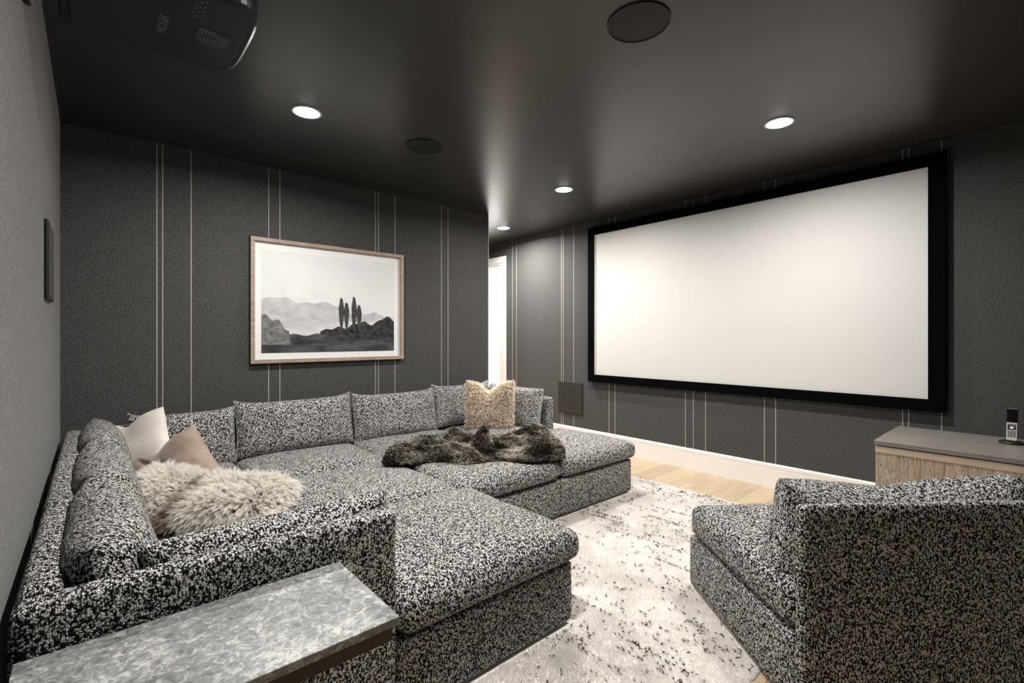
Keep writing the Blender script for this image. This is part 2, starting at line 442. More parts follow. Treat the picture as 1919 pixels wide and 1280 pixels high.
def mat_photo(name, lo, hi, scale=30, grain=(1, 1, 1)):
    m, nt, b = newmat(name)
    n = noise(nt, coords(nt, scale=grain), scale, 4, .6)
    nt.links.new(ramp(nt, n, [(.35, lo), (.65, hi)]), b.inputs['Base Color']); b.inputs['Roughness'].default_value = .7
    b.inputs['Specular IOR Level'].default_value = .1
    return m

# ------------------------------------------------------------------ room shell
XL, XS, YA, XE = -0.158, 4.40, 4.146, 3.305       # left wall, screen wall, art wall, end of the art wall
YN, YH = -1.10, 6.6                               # wall behind the camera, end of the hall
H = ROOM_H
wl = tag(boxes('wall_left', [((XL-.12, YN-.12, 0), (XL, YA+.12, H))], M['wall']), kind='structure')
wa = tag(boxes('wall_back', [((XL, YA, 0), (XE, YA+.12, H))], M['wall']), kind='structure')
DY0, DY1, DZ = 5.235, 6.05, 2.345                 # door opening in the screen wall
ws = tag(boxes('wall_right', [((XS, YN-.12, 0), (XS+.12, DY0, H)), ((XS, DY1, 0), (XS+.12, YH+.12, H)), ((XS, DY0, DZ), (XS+.12, DY1, H))], M['wall']), kind='structure')
wn = tag(boxes('wall_near', [((XL, YN-.12, 0), (XS, YN, H))], M['wall']), kind='structure')
wh = tag(boxes('wall_hall', [((2.3, YH, 0), (XS, YH+.12, H)), ((2.18, YA+.12, 0), (2.3, YH+.12, H))], M['wall']), kind='structure')
tag(boxes('ceiling', [((XL-.12, YN-.12, H), (XS+.12, YH+.12, H+.1))], M['ceiling']), kind='structure')
# white strip on the art wall's free end, painting in its bright lit edge
tag(boxes('lit_edge_1', [((XE, YA-.002, 0), (XE+.004, YA+.122, H-.002))], M['white']), kind='structure')

# floor: every board its own object, running from the sofa wall to the screen wall
fl = tag(boxes('floor', [((XL-.12, YN-.12, -.08), (XS+.12, YH+.12, -.014))], M['gap']), kind='structure')
bw = .19; shared = {}
def board(x0, x1, y0):
    L = round(x1-x0, 3)
    if L not in shared:
        bm = bmesh.new(); bm_box(bm, (0, 0, -.014), (L-.0012, bw-.0012, 0))
        bmesh.ops.bevel(bm, geom=[e for e in bm.edges if all(v.co.z > -.001 for v in e.verts)], offset=.0012, segments=1, affect='EDGES')
        me = bpy.data.meshes.new('floor_board'); bm.to_mesh(me); bm.free(); me.materials.append(M['floor']); shared[L] = me
    o = bpy.data.objects.new('floor_board', shared[L]); o.location = (x0, y0, 0); link(o, fl)
k = 0; y = 2.605-bw*20
while y < YH:
    y0 = y
    if y0+bw > YN-.05:
        cuts = [XL] + [c for c in ((1.2, 3.1), (.4, 2.3, 3.95), (1.7, 3.5), (.9, 2.7, 4.15))[k % 4]] + [XS]
        for a, b in zip(cuts[:-1], cuts[1:]): board(a, b, y0)
    k += 1; y += bw

# baseboards with a small cap groove
def baseboard(name, p, q, nrm):
    (x0, y0), (x1, y1) = p, q; nx, ny = nrm
    vs, fs = [], []
    prof = [(.0, 0), (.016, 0), (.016, .163), (.012, .165), (.012, .168), (.016, .170), (.016, .196), (.010, .205), (0, .206)]
    for (x, y) in (p, q):
        for d, z in prof: vs.append((x+nx*d, y+ny*d, z))
    n = len(prof)
    for i in range(n-1): fs.append((i, i+1, n+i+1, n+i))
    fs.append(tuple(range(n))); fs.append(tuple(reversed(range(n, 2*n))))
    return tag(mesh(name, vs, fs, M['white']), kind='structure')
baseboard('baseboard_right', (XS, YN), (XS, DY0-.135), (-1, 0))
baseboard('baseboard_back', (XL, YA), (XE, YA), (0, -1))
baseboard('baseboard_left', (XL, YN), (XL, YA), (1, 0))
baseboard('baseboard_near', (XL, YN), (XS, YN), (0, 1))

# pinstripes woven into the wallcovering
for x in (.334, .367, .535, 1.054, 1.138, 1.965, 1.996, 2.165, 2.688, 2.77):
    boxes('pinstripe', [((x-.003, YA-.0012, .2), (x+.003, YA, H-.001))], M['stripe'], wa)
for y in (5.495, 4.974, 4.89, 4.05, 4.018, 3.847, 3.315, 3.232, 2.387, 2.304, 2.18, 1.649, 1.558, .704, .67, .493):
    z0 = .2 if y < 5.2 else DZ+.1
    boxes('pinstripe', [((XS-.0012, y-.003, z0), (XS, y+.003, H-.001))], M['stripe'], ws)

# ------------------------------------------------------------------ doorway at the end of the screen wall, lit room behind it
d1 = empty('door_1', (XS, DY0, 0)); d1['kind'] = 'structure'
def rel(o, root):
    bpy.context.view_layer.update(); o.matrix_parent_inverse = root.matrix_world.inverted(); return o
def sub(fn, root, *a, **k):
    o = fn(*a, parent=root, **k); return rel(o, root)
cw = .13
sub(boxes, d1, 'door_casing', [((XS-.022, DY0-cw, 0), (XS, DY0, DZ+cw-.02)), ((XS-.022, DY1, 0), (XS, DY1+cw, DZ+cw-.02)), ((XS-.022, DY0-.001, DZ), (XS, DY1+.001, DZ+cw-.02))], M['white'], bevel=.003, seg=1)
sub(boxes, d1, 'head_moulding', [((XS-.034, DY0-cw+.03, DZ+.02), (XS-.022, DY1+cw-.03, DZ+.035))], M['white'])
sub(boxes, d1, 'door_jamb', [((XS, DY0-.0005, 0), (XS+.12, DY0+.02, DZ)), ((XS, DY1-.02, 0), (XS+.12, DY1+.0005, DZ)), ((XS, DY0+.02, DZ-.02), (XS+.12, DY1-.02, DZ))], M['white'])
sub(boxes, d1, 'door_stop', [((XS+.05, DY0+.02, 0), (XS+.085, DY0+.032, DZ-.02)), ((XS+.05, DY0+.032, DZ-.032), (XS+.085, DY1-.02, DZ-.02))], M['white'])
for nm_, a_, b_ in (('wall_side_room_near', (XS+.12, 4.9, 0), (5.6, 5.0, H)), ('wall_side_room_far', (XS+.12, 7.4, 0), (5.6, 7.5, H)), ('wall_side_room_back', (5.602, 4.9, 0), (5.7, 7.5, H))):
    tag(boxes(nm_, [(a_, b_)], M['whitewall']), kind='structure')
tag(boxes('floor_side_room', [((XS+.12, 4.9, -.08), (5.7, 7.5, 0))], M['floor']), kind='structure')
tag(boxes('ceiling_side_room', [((XS+.12, 4.9, H), (5.7, 7.5, H+.1))], M['whitewall']), kind='structure')
wd = empty('wardrobe', (5.3, 6.3, 0)); tag(wd, 'tall white cupboard with small black pulls seen through the doorway', 'cupboard')
sub(boxes, wd, 'carcass', [((5.20, 5.3, 0), (5.6, 7.35, 2.25))], M['whitewall'])
for i in range(4):
    dd = sub(boxes, wd, 'cupboard_door', [((5.18, 5.305+i*.51, .05), (5.20, 5.81+i*.51, 2.22))], M['whitewall'], bevel=.002, seg=1)
    yy = 5.305+i*.51+(.06 if i % 2 else .445)
    rel(boxes('door_pull', [((5.165, yy, 1.18), (5.18, yy+.014, 1.30))], M['darkplastic'], dd), dd)
pr = tag(boxes('sketch_print', [((5.15, 5.75, 2.262), (5.165, 6.75, 2.60))], M['mat']), 'white print with small grey sketches on top of the cupboard beyond the doorway', 'print')
for i, (y, z, w_, h_) in enumerate(((6.52, 2.50, .10, .05), (6.25, 2.52, .12, .04), (6.40, 2.36, .07, .035), (6.0, 2.50, .12, .07), (5.86, 2.50, .1, .05))):
    boxes('sketch_mark', [((5.1485, y, z), (5.1495, y+w_, z+h_*.25)), ((5.1485, y+.02, z+h_*.4), (5.1495, y+w_*.8, z+h_*.6)), ((5.1485, y+.01, z+h_*.8), (5.1495, y+w_*.5, z+h_))], M['print'], pr)
la = bpy.data.lights.new('side_room_light', 'AREA'); la.energy = HALL_W; la.shape = 'DISK'; la.size = .35; la.color = (1, .98, .96)
lo = bpy.data.objects.new('side_room_light', la); lo.location = (4.85, 5.9, H-.03); link(lo)

# ------------------------------------------------------------------ downlights
def downlight(x, y, label, power=1.0):
    t = empty('recessed_downlight', (x, y, H)); tag(t, label, 'downlight', 'recessed ceiling downlights')
    ring = [(.088, 0), (.088, -.003), (.079, -.0055), (.071, -.004), (.071, 0)]
    lathe('trim_ring', ring, (0, 0, 0), M['trimw'], t, 48)
    lathe('lens', [(.0709, -.003), (.062, -.008), (.045, -.0115), (.02, -.013), (.0005, -.0134)], (0, 0, 0), M['lens'], t, 48)
    L = bpy.data.lights.new('lamp_light', 'AREA'); L.shape = 'DISK'; L.size = .13; L.energy = LAMP_W*power; L.color = LAMP_COL
    L.spread = math.radians(170)
    lo = bpy.data.objects.new('lamp_light', L); lo.location = (0, 0, -.0145); link(lo, t)
    return t
downlight(.968, 2.976, 'glowing ceiling downlight above the framed picture, nearest the left wall')
downlight(3.269, 1.136, 'glowing ceiling downlight in front of the projection screen, the nearer and right-hand one')
downlight(3.252, 2.963, 'glowing ceiling downlight before the left edge of the projection screen')
downlight(3.828, 4.498, 'small glowing downlight in the hall ceiling beside the doorway', 1.9)
downlight(.968, 1.12, 'ceiling downlight just above the top edge of the picture, over the near seats')

# ------------------------------------------------------------------ ceiling speakers
def ceiling_speaker(x, y, r, label):
    t = empty('ceiling_speaker', (x, y, H)); tag(t, label, 'speaker', 'round in-ceiling speakers')
    lathe('bezel', [(r, 0), (r, -.006), (r-.003, -.008), (r-.006, -.006), (r-.006, 0)], (0, 0, 0), M['darkplastic'], t, 64)
    lathe('grille', [(r-.006, -.004), (r*.6, -.0055), (.0005, -.006)], (0, 0, 0), M['grille'], t, 64)
ceiling_speaker(1.771, 1.178, .134, 'large round dark speaker grille in the ceiling at top centre')
ceiling_speaker(1.771, 2.951, .130, 'round black ceiling speaker further off, between the two rows of downlights')

# ------------------------------------------------------------------ wall speakers
def wall_speaker(name, xw, s, y0, y1, z0, z1, label, cone):
    t = empty(name, (xw, (y0+y1)/2, z0)); tag(t, label, 'speaker')
    a, b = sorted((0, s*.014))
    hw = (y1-y0)/2; hh = z1-z0
    boxes('bezel', [((a, -hw, 0), (b, hw, hh))], M['darkplastic'], t, bevel=.004)
    a, b = sorted((s*.0142, s*.0165))
    boxes('grille', [((a, -hw+.008, .008), (b, hw-.008, hh-.008))], M['grille_wall'], t, bevel=.0008, seg=1)
    if cone:
        for r in (.045, .085, .125):
            lathe('cone_ring', [(r, s*.0164), (r+.004, s*.0174), (r+.008, s*.0164)], (0, 0, hh/2), M['grille'], t, 48, axis='x')
wall_speaker('wall_speaker', XS, -1, 3.70, 4.09, .366, .740, 'square dark in-wall speaker low on the screen wall beside the far seat', True)
wall_speaker('wall_speaker', XL, 1, 2.825, 3.155, 1.463, 1.802, 'slim dark speaker panel on the light-struck left wall', False)
t = boxes('wall_sensor', [((XL, 1.945, 2.285), (XL+.022, 2.02, 2.42))], M['darkplastic'], bevel=.012, seg=3)
tag(t, 'small dark rounded device high on the left wall at the very top corner', 'sensor')

# ------------------------------------------------------------------ projection screen
sc = empty('projection_screen', (XS-.01, 2.027, .80)); tag(sc, 'large white fixed projection screen in a wide black velvet frame', 'screen')
y0, y1, z0, z1 = .558, 3.495, .8656, 2.4844
fb = .085; fx0, fx1 = XS-.058, XS-.004
sub(boxes, sc, 'screen_surface', [((XS-.040, y0-.01, z0-.01), (XS-.034, y1+.01, z1+.01))], M['screen'])
for nm, a, b in (('frame_bar', (fx0, y0-fb-.008, z0-fb), (fx1, y1+fb, z0)), ('frame_bar', (fx0, y0-fb-.008, z1), (fx1, y1+fb, z1+fb)),
                 ('frame_bar', (fx0, y0-fb-.008, z0), (fx1, y0, z1)), ('frame_bar', (fx0, y1, z0), (fx1, y1+fb, z1))):
    sub(boxes, sc, nm, [(a, b)], M['velvet'], bevel=.004)
for yb in (1.0, 2.9): sub(boxes, sc, 'wall_bracket', [((XS-.034, yb, 2.3), (XS-.001, yb+.1, 2.4))], M['darkplastic'])

# ------------------------------------------------------------------ framed picture
ax0, ax1, az0, az1 = .916, 2.2365, 1.090, 2.0864
fw, dep = .030, .042
pic = empty('framed_picture', ((ax0+ax1)/2, YA, az0)); tag(pic, 'black and white landscape photograph in a pale wood frame above the sofa', 'picture')
YF = YA-dep
for a, b in (((ax0, YF, az0), (ax1, YA-.004, az0+fw)), ((ax0, YF, az1-fw), (ax1, YA-.004, az1)), ((ax0, YF, az0+fw), (ax0+fw, YA-.004, az1-fw)), ((ax1-fw, YF, az0+fw), (ax1, YA-.004, az1-fw))):
    sub(boxes, pic, 'frame_rail', [(a, b)], M['framewood'], bevel=.0015, seg=1)
sub(boxes, pic, 'frame_backing', [((ax0-.003, YF+.010, az0-.003), (ax0, YA-.003, az1+.003)), ((ax1, YF+.010, az0-.003), (ax1+.003, YA-.003, az1+.003)), ((ax0, YF+.010, az0-.003), (ax1, YA-.003, az0)), ((ax0, YF+.010, az1), (ax1, YA-.003, az1+.003))], M['frameside'])
sub(boxes, pic, 'mat_board', [((ax0+fw, YF+.026, az0+fw), (ax1-fw, YF+.032, az1-fw))], M['mat'])
pm = .062
px0, px1, pz0, pz1 = ax0+fw+pm-.012, ax1-fw-pm, az0+fw+pm-.01, az1-fw-pm
ph = sub(boxes, pic, 'photograph', [((px0, YF+.0245, pz0), (px1, YF+.0258, pz1))], mat_photo('print_sky', .72, .78, 2.5))
w_, h_ = px1-px0, pz1-pz0
def shape(name, pts, lo, hi, layer, scale=30, grain=(1, 1, 1)):
    """a tone of the flat print"""
    yy = YF+.0244-layer*.0002
    vs = [(px0+u*w_, yy, pz0+v*h_) for u, v in pts]
    o = mesh(name, vs, [tuple(range(len(vs)))], mat_photo('print_'+name, lo, hi, scale, grain), ph); return o
def wav(u0, u1, n, f, base=0.0): return [(u0+(u1-u0)*i/n, f(u0+(u1-u0)*i/n)) for i in range(n+1)]
shape('print_cloud', [(0.0, .62)]+wav(0, .62, 30, lambda u: .66+.05*math.sin(9*u)+.02*math.sin(31*u))+[(.62, .58), (.3, .55)], .72, .80, 1, 6)
shape('print_hills', [(0, .3)]+wav(0, 1, 50, lambda u: .46+.07*math.sin(4.2*u+.8)+.025*math.sin(17*u)+.01*math.sin(47*u))+[(1, .3)], .45, .60, 2, 12)
shape('print_plain', [(0, .1)]+wav(0, 1, 50, lambda u: .34+.03*math.sin(5*u+2)+.012*math.sin(23*u))+[(1, .1)], .50, .72, 3, 10, (.3, 1, 1))
shape('print_ridge', [(.40, .18)]+wav(.40, 1, 50, lambda u: .22+.30*max(0, (u-.42))**.9*(.8+.2*math.sin(29*u))+.012*math.sin(61*u))+[(1, .05), (.45, .05)], .015, .07, 4, 30)
shape('print_bank', [(0, 0)]+wav(0, 1, 50, lambda u: .13+.05*math.sin(3*u+.5)+.012*math.sin(37*u))+[(1, 0)], .03, .11, 5, 20, (.3, 1, 1))
shape('print_rocks', [(0, .08)]+wav(0, .18, 20, lambda u: .36-.9*u*u*5+.02*math.sin(70*u))+[(.19, .08)], .10, .26, 6, 25)
for k, (u, hgt) in enumerate(((.56, .20), (.60, .15), (.66, .22), (.70, .13))):
    shape('print_tree', [(u-.004, .22), (u-.018, .34), (u-.022, .36+hgt*.5), (u-.008, .38+hgt), (u+.010, .38+hgt*.9), (u+.022, .36+hgt*.45), (u+.016, .34), (u+.004, .22)], .03, .10, 6, 40)
sub(boxes, pic, 'glass_pane', [((ax0+fw, YF+.012, az0+fw), (ax1-fw, YF+.014, az1-fw))], M['glass'])

# ------------------------------------------------------------------ projector
pj = empty('projector', (.18, 2.03, H)); tag(pj, 'black ceiling-mounted video projector at the top left corner', 'projector')
def shell(name, z0, z1, inset, mat, curve=.06, cx=0, parent=pj):
    """rounded body with a bowed front towards the screen"""
    pts = []
    xb, xf, hy = -.27+inset, .240-inset, .262-inset
    pts += [(xb, -hy+.03), (xb+.012, -hy+.008), (xb+.03, -hy)]
    n = 22
    for i in range(n+1):
        a = -math.pi/2+math.pi*i/n
        s, c = math.sin(a), math.cos(a)
        pts.append((xf-.085+.110*abs(c)**.62, hy*np.sign(s)*abs(s)**.55))
    pts += [(xb+.03, hy), (xb+.012, hy-.008), (xb, hy-.03)]
    m = len(pts); vs = []
    rows = [(z0, -.012), (z0+.006, -.003), (z0+.02, 0), (z1-.02, 0), (z1-.004, -.006), (z1, -.016)]
    for z, o in rows:
        for x, y in pts:
            l = math.hypot(x, y); vs.append((x+x/l*o, y+y/l*o, z))
    fs = [tuple(reversed(range(m))), tuple(range((len(rows)-1)*m, len(rows)*m))]
    for r in range(len(rows)-1):
        for i in range(m): fs.append((r*m+i, r*m+(i+1) % m, (r+1)*m+(i+1) % m, (r+1)*m+i))
    return mesh(name, vs, fs, mat, parent)
PZ = 2.40-H
body = shell('housing', PZ, PZ+.15, 0, M['projector'])
shell('base_plate', PZ-.004, PZ+.03, .022, M['darkplastic'])
lathe('lens_barrel', [(.062, .10), (.062, .205), (.055, .212), (.05, .205), (.046, .16), (.0005, .15)], (.02, 0, PZ+.07), M['darkplastic'], pj, 40, axis='x')
sub_lens = lathe('projection_lens', [(.046, .17), (.03, .182), (.0005, .188)], (.02, 0, PZ+.07), plain('lens_glass', (.02, .025, .04), .05, spec=1), pj, 40, axis='x')
boxes('ceiling_bracket', [((-.09, -.09, -.012), (.09, .09, 0)), ((-.03, -.03, PZ+.15), (.03, .03, -.012)), ((-.11, -.11, PZ+.148), (.11, .11, PZ+.158))], M['darkplastic'], pj, bevel=.003)
for i in range(9):
    for j in range(3):
        if (i+j) % 2 == 0:
            cyl('vent_hole', (.10-.012*j, -.20+.014*i, PZ-.0045), .0035, .001, M['print'], pj, 10)
boxes('rating_label', [((.10, -.045, PZ-.0052), (.205, .07, PZ-.0042))], plain('label_black', (.02, .02, .021), .5), pj)
lab = []
for i in range(11):
    x = .105+i*.0088
    n0 = -.04 if i < 6 else -.02
    lab.append(((x, n0, PZ-.0056), (x+.0028, n0+.03+.02*random.random(), PZ-.0052)))
    lab.append(((x, .022, PZ-.0056), (x+.0022, .022+.02+.022*random.random(), PZ-.0052)))
boxes('label_text', lab, M['print'], pj)
tc = bpy.data.curves.new('brand_text', 'FONT'); tc.body = 'EPSON'; tc.size = .038; tc.extrude = .0004; tc.align_x = 'CENTER'; tc.align_y = 'CENTER'
to = bpy.data.objects.new('brand_text', tc); link(to)
bpy.context.view_layer.update()
dg = bpy.context.evaluated_depsgraph_get(); tm = bpy.data.meshes.new_from_object(to.evaluated_get(dg))
bpy.data.objects.remove(to)
R = Matrix(((0, 1, 0, 0), (1, 0, 0, 0), (0, 0, -1, 0), (0, 0, 0, 1)))     # reads from below: across = +y, up = +x
tm.transform(R); tm.materials.clear(); tm.materials.append(M['print'])
bt = bpy.data.objects.new('brand_text', tm); bt.location = (.0, .03, PZ-.0045); link(bt, pj)

# ------------------------------------------------------------------ sectional sofa, a 4 x 3 grid of loose modules
G = .875
GX = [-.138, .760, 1.630, 2.510, 3.375]; GY = [1.430, 2.310, 3.190, 4.072]
FT, FH, SH, BT = .088, .715, .425, .275          # frame thickness, frame height, seat height, base top
def module(label, i, j, backs, z=0.0, cushions=(), name='sofa_module', seed=1, box=None):
    X0, X1, Y0, Y1 = GX[i]+.002, GX[i+1]-.002, GY[j]+.002, GY[j+1]-.002
    if box: X0, X1, Y0, Y1 = box
    t = empty(name, ((X0+X1)/2, (Y0+Y1)/2, z)); tag(t, label, 'sofa section', 'sections of the tweed sofa')
    ox, oy = (X0+X1)/2, (Y0+Y1)/2
    def L(a, b): return (a[0]-ox, a[1]-oy, a[2]), (b[0]-ox, b[1]-oy, b[2])
    bx0, bx1, by0, by1 = X0, X1, Y0, Y1
    if 'l' in backs: bx0 = X0+FT
    if 'r' in backs: bx1 = X1-FT
    if 'n' in backs: by0 = Y0+FT
    if 'f' in backs: by1 = Y1-FT
    a, b = L((bx0, by0, .012), (bx1, by1, BT))
    soft_box('base', a, b, .012, M['tweed'], t, n=(14, 14, 6), wob=.002, seed=seed, bulge=.004)
    ov = .012
    cx0, cx1 = bx0+(.002 if 'l' in backs else -(ov if i == -1 else 0)), bx1
    fy0 = by0-(ov if 'n' not in backs and j in (0, 1) and not box else -.0)
    fx1 = bx1
    if module.over.get((i, j), '').find('n') >= 0: fy0 = by0-.028
    else: fy0 = by0
    if module.over.get((i, j), '').find('r') >= 0: fx1 = bx1+.05
    a, b = L((cx0, fy0, BT+.004), (fx1, by1, SH-.01))
    soft_box('seat_cushion', a, b, .058, M['tweed'], t, crown=.024, n=(26, 26, 10), wob=.006, seed=seed+3, bulge=.008)
    for s in backs:
        if s == 'l': q = ((X0, Y0+(FT if 'n' in backs else 0), .012), (X0+FT, Y1, FH))
        if s == 'r': q = ((X1-FT, Y0, .012), (X1, Y1, FH))
        if s == 'n': q = ((X0, Y0, .012), (X1, Y0+FT, FH))
        if s == 'f': q = ((X0+(FT if 'l' in backs else 0), Y1-FT, .012), (X1-(FT if 'r' in backs else 0), Y1, FH))
        a, b = L(*q)
        soft_box('back_frame', a, b, .034 if s in 'lr' else .022, M['tweed'], t, n=(14, 14, 18), wob=.003, seed=seed+5, crown=.004)
    for (lx, ly) in ((.08, .08), (-.08, .08), (.08, -.08), (-.08, -.08)):
        px = (X0 if lx > 0 else X1)+lx-ox; py = (Y0 if ly > 0 else Y1)+ly-oy
        cyl('foot', (px, py, .008), .02, .016, M['darkplastic'], t, 16)
    for cdef in cushions:
        c, right, up, w, h, tk, kw = cdef
        P, F = pillow_pts(w, h, tk, nu=34, nv=22, **kw)
        P = place(P, (c[0]-ox, c[1]-oy, c[2]), frame_of(right, up))
        o = mesh('back_cushion', P, F, M['tweed'], t, smooth=True, uv=False)
        # weave follows the cushion's own axes
        pillow_uv(o, w, h, tk, 34, 22, kw, (c[0]*1.7, c[1]))
    return t
module.over = {(1, 0): 'nr', (2, 1): 'n', (3, 1): 'nr', (1, 1): '', }
bk = dict(pinch=.03, power=.42, wob=.008)
# cushion: centre, right axis, up axis, width, height, thickness
def far_cushion(x0, x1, z=.605, y=3.90, roll=0.0, seed=2, **k):
    return (((x0+x1)/2, y, z), (1, 0, roll), (0, .20, 1), x1-x0, .40, .19, dict(bk, seed=seed, ears=.08, **k))
def left_cushion(y0, y1, z=.59, x=.060, seed=2):
    return ((x, (y0+y1)/2, z), (0, -1, 0), (-.30, 0, 1), y1-y0, .40, .21, dict(bk, seed=seed, ears=.02))
module('corner section of the tweed sofa nearest the camera, between left wall and stone table', 0, 0, 'ln',
       cushions=[left_cushion(1.53, 2.38, seed=11), ((.44, 1.615, .555), (-1, 0, 0), (0, -.18, 1), .70, .38, .19, dict(bk, seed=12, ears=.02))], seed=10)
module('backless tweed sofa section jutting onto the rug beside the stone table', 1, 0, '', z=.006, seed=20)
module('tweed sofa section along the left wall under the cream pillows', 0, 1, 'l', cushions=[left_cushion(2.36, 3.22, seed=21)], seed=30)
module('backless tweed section in the middle of the sofa, behind the near ottoman', 1, 1, '', seed=40)
module('backless tweed section under the front of the brown fur throw', 2, 1, '', z=.006, seed=50)
module('backless tweed section at the far right end of the sofa, nearest the screen wall', 3, 1, '', z=.006, seed=60)
module('corner section of the tweed sofa in the far left corner behind the cream pillow', 0, 2, 'lf',
       cushions=[left_cushion(3.2, 3.97, seed=31), far_cushion(.16, .775, z=.585, seed=32)], seed=70)
module('tweed sofa section with back cushion directly under the framed picture', 1, 2, 'f', cushions=[far_cushion(.765, 1.64, seed=41, z=.612)], seed=80)
module('tweed sofa section with back cushion behind the left end of the brown throw', 2, 2, 'f', cushions=[far_cushion(1.65, 2.46, seed=51, z=.600)], seed=90)
module('corner section of the tweed sofa behind the upright beige fur pillow', 3, 2, 'fr',
       cushions=[far_cushion(2.44, 3.13, z=.625, seed=61), ((3.19, 3.60, .605), (0, 1, 0), (.2, 0, 1), .80, .40, .19, dict(bk, seed=62, ears=.01))], seed=100)

# ------------------------------------------------------------------ armchair at the right
ca = math.radians(39.0)
ch = empty('armless_chair', (0, 0, 0)); tag(ch, 'tweed slipper chair seen from behind at the right, facing the sofa', 'chair')
Qx, Qy = 1.765, .545                                # rear left corner on plan
cwid, cdep = .90, .90
ch.location = (Qx, Qy, .006); ch.rotation_euler = (0, 0, -ca)
soft_box('base', (0, .045, .012), (cwid, cdep, BT-.01), .014, M['tweed'], ch, n=(14, 14, 6), wob=.002, seed=201, bulge=.004)
soft_box('seat_cushion', (-.004, .05, BT-.004), (cwid+.004, cdep-.01, SH), .05, M['tweed'], ch, crown=.016, n=(26, 26, 10), wob=.006, seed=203, bulge=.006)
soft_box('back_frame', (0, 0, .012), (cwid, .045, .725), .016, M['tweed'], ch, n=(20, 6, 20), wob=.003, seed=205, crown=.002)
kw = dict(bk, seed=207, ears=.07, power=.36); kw['pinch'] = .06; kw['dent'] = .085; kw['dentw'] = .55
P, F = pillow_pts(.90, .40, .29, nu=36, nv=24, **kw)
P = place(P, (cwid/2+.008, .190, .563), frame_of((1, 0, 0), (0, -.30, 1)))
bc = mesh('back_cushion', P, F, M['tweed'], ch, smooth=True, uv=False)
pillow_uv(bc, .90, .40, .29, 36, 24, kw, (0, 0))
for x, y in ((.07, .07), (cwid-.07, .07), (.07, cdep-.07), (cwid-.07, cdep-.07)):
    cyl('foot', (x, y, .004), .02, .02, M['darkplastic'], ch, 16)

# ------------------------------------------------------------------ stone-topped console table
tb = empty('console_table', (.215, 1.23, 0)); tag(tb, 'narrow console table with mottled grey stone top and dark metal apron', 'table')
sub(boxes, tb, 'stone_top', [((-.125, 1.042, .600), (.557, 1.418, .620))], M['stone'], bevel=.0012, seg=1)
sub(boxes, tb, 'apron', [((-.112, 1.054, .562), (.544, 1.066, .600)), ((-.112, 1.394, .562), (.544, 1.406, .600)), ((-.112, 1.066, .562), (-.100, 1.394, .600)), ((.532, 1.066, .562), (.544, 1.394, .600)), ((-.1, 1.066, .590), (.532, 1.394, .600))], M['bronze'])
for x in (-.10, .20):
    for y in (1.08, 1.38):
        sub(boxes, tb, 'leg', [((x-.015, y-.015, .012), (x+.015, y+.015, .590))], M['bronze'], bevel=.002, seg=1)
sub(boxes, tb, 'foot_plate', [((-.115, 1.06, 0), (.32, 1.40, .012))], M['bronze'], bevel=.002, seg=1)

# ------------------------------------------------------------------ rustic cabinet under the screen, with remote control
CX0, CY0, CY1, CZ = 3.664, -.74, .722, .655
cb = empty('media_cabinet', ((CX0+XS)/2, 0, 0)); tag(cb, 'low rustic oak cabinet with taupe top under the right end of the screen', 'cabinet')
sub(boxes, cb, 'cabinet_top', [((CX0-.004, CY0, CZ-.030), (XS-.012, CY1+.004, CZ))], M['slab'], bevel=.004)
sub(boxes, cb, 'side_panel', [((CX0+.02, CY1-.028, .0), (XS-.02, CY1-.002, CZ-.036))], M['rustic'])
sub(boxes, cb, 'side_panel', [((CX0+.02, CY0+.002, .0), (XS-.02, CY0+.028, CZ-.036))], M['rustic'])
sub(boxes, cb, 'top_rail', [((CX0, CY0+.002, CZ-.075), (CX0+.02, CY1-.002, CZ-.036))], M['rail'], bevel=.001, seg=1)
sub(boxes, cb, 'bottom_rail', [((CX0, CY0+.002, 0), (CX0+.02, CY1-.002, .05))], M['rail'], bevel=.001, seg=1)
sub(boxes, cb, 'carcass', [((CX0+.021, CY0+.03, .05), (XS-.02, CY1-.03, CZ-.034))], M['gap'])
ys = [CY1-.002, .60, .505, .40, .30, .205, .10, -.01, -.12, -.24, -.34, -.46, -.58, CY0+.002]
for a, b in zip(ys[1:], ys[:-1]):
    sub(boxes, cb, 'front_plank', [((CX0+.003, a+.0008, .051), (CX0+.02, b-.0008, CZ-.0765))], M['rustic'], bevel=.001, seg=1)

# remote control in its charging cradle
rc = empty('remote_control', (4.16, .150, CZ)); tag(rc, 'upright remote control with silver keypad in a black cradle on the cabinet', 'remote control')
rc.rotation_euler = (0, 0, math.radians(-2))
lathe('cradle', [(.0005, .016), (.045, .016), (.056, .010), (.058, 0), (.0005, 0)], (0, 0, 0), M['darkplastic'], rc, 40)
tilt = math.radians(14)
def rb(name, a, b, mat, bev=.002, parent=None):
    bm = bmesh.new(); bm_box(bm, a, b)
    bmesh.ops.bevel(bm, geom=bm.edges[:], offset=bev, segments=2, affect='EDGES')
    bmesh.ops.rotate(bm, verts=bm.verts, matrix=Matrix.Rotation(tilt, 3, 'Y')); bmesh.ops.translate(bm, verts=bm.verts, vec=(-.012, 0, .012))
    return from_bm(name, bm, mat, rc if parent is None else parent)
hs = rb('handset', (-.010, -.025, 0), (.012, .025, .205), M['darkplastic'], .004)
rb('display', (-.0112, -.022, .118), (-.0100, .022, .196), plain('dark_display', (.003, .003, .004), .12), .0004)
rb('display_edge', (-.0115, -.022, .197), (-.0100, .022, .201), M['print'], .0003)
kp = rb('keypad', (-.0112, -.0225, .008), (-.0100, .0225, .114), plain('silver_keypad', (.46, .44, .42), .4, metal=.2), .0004)
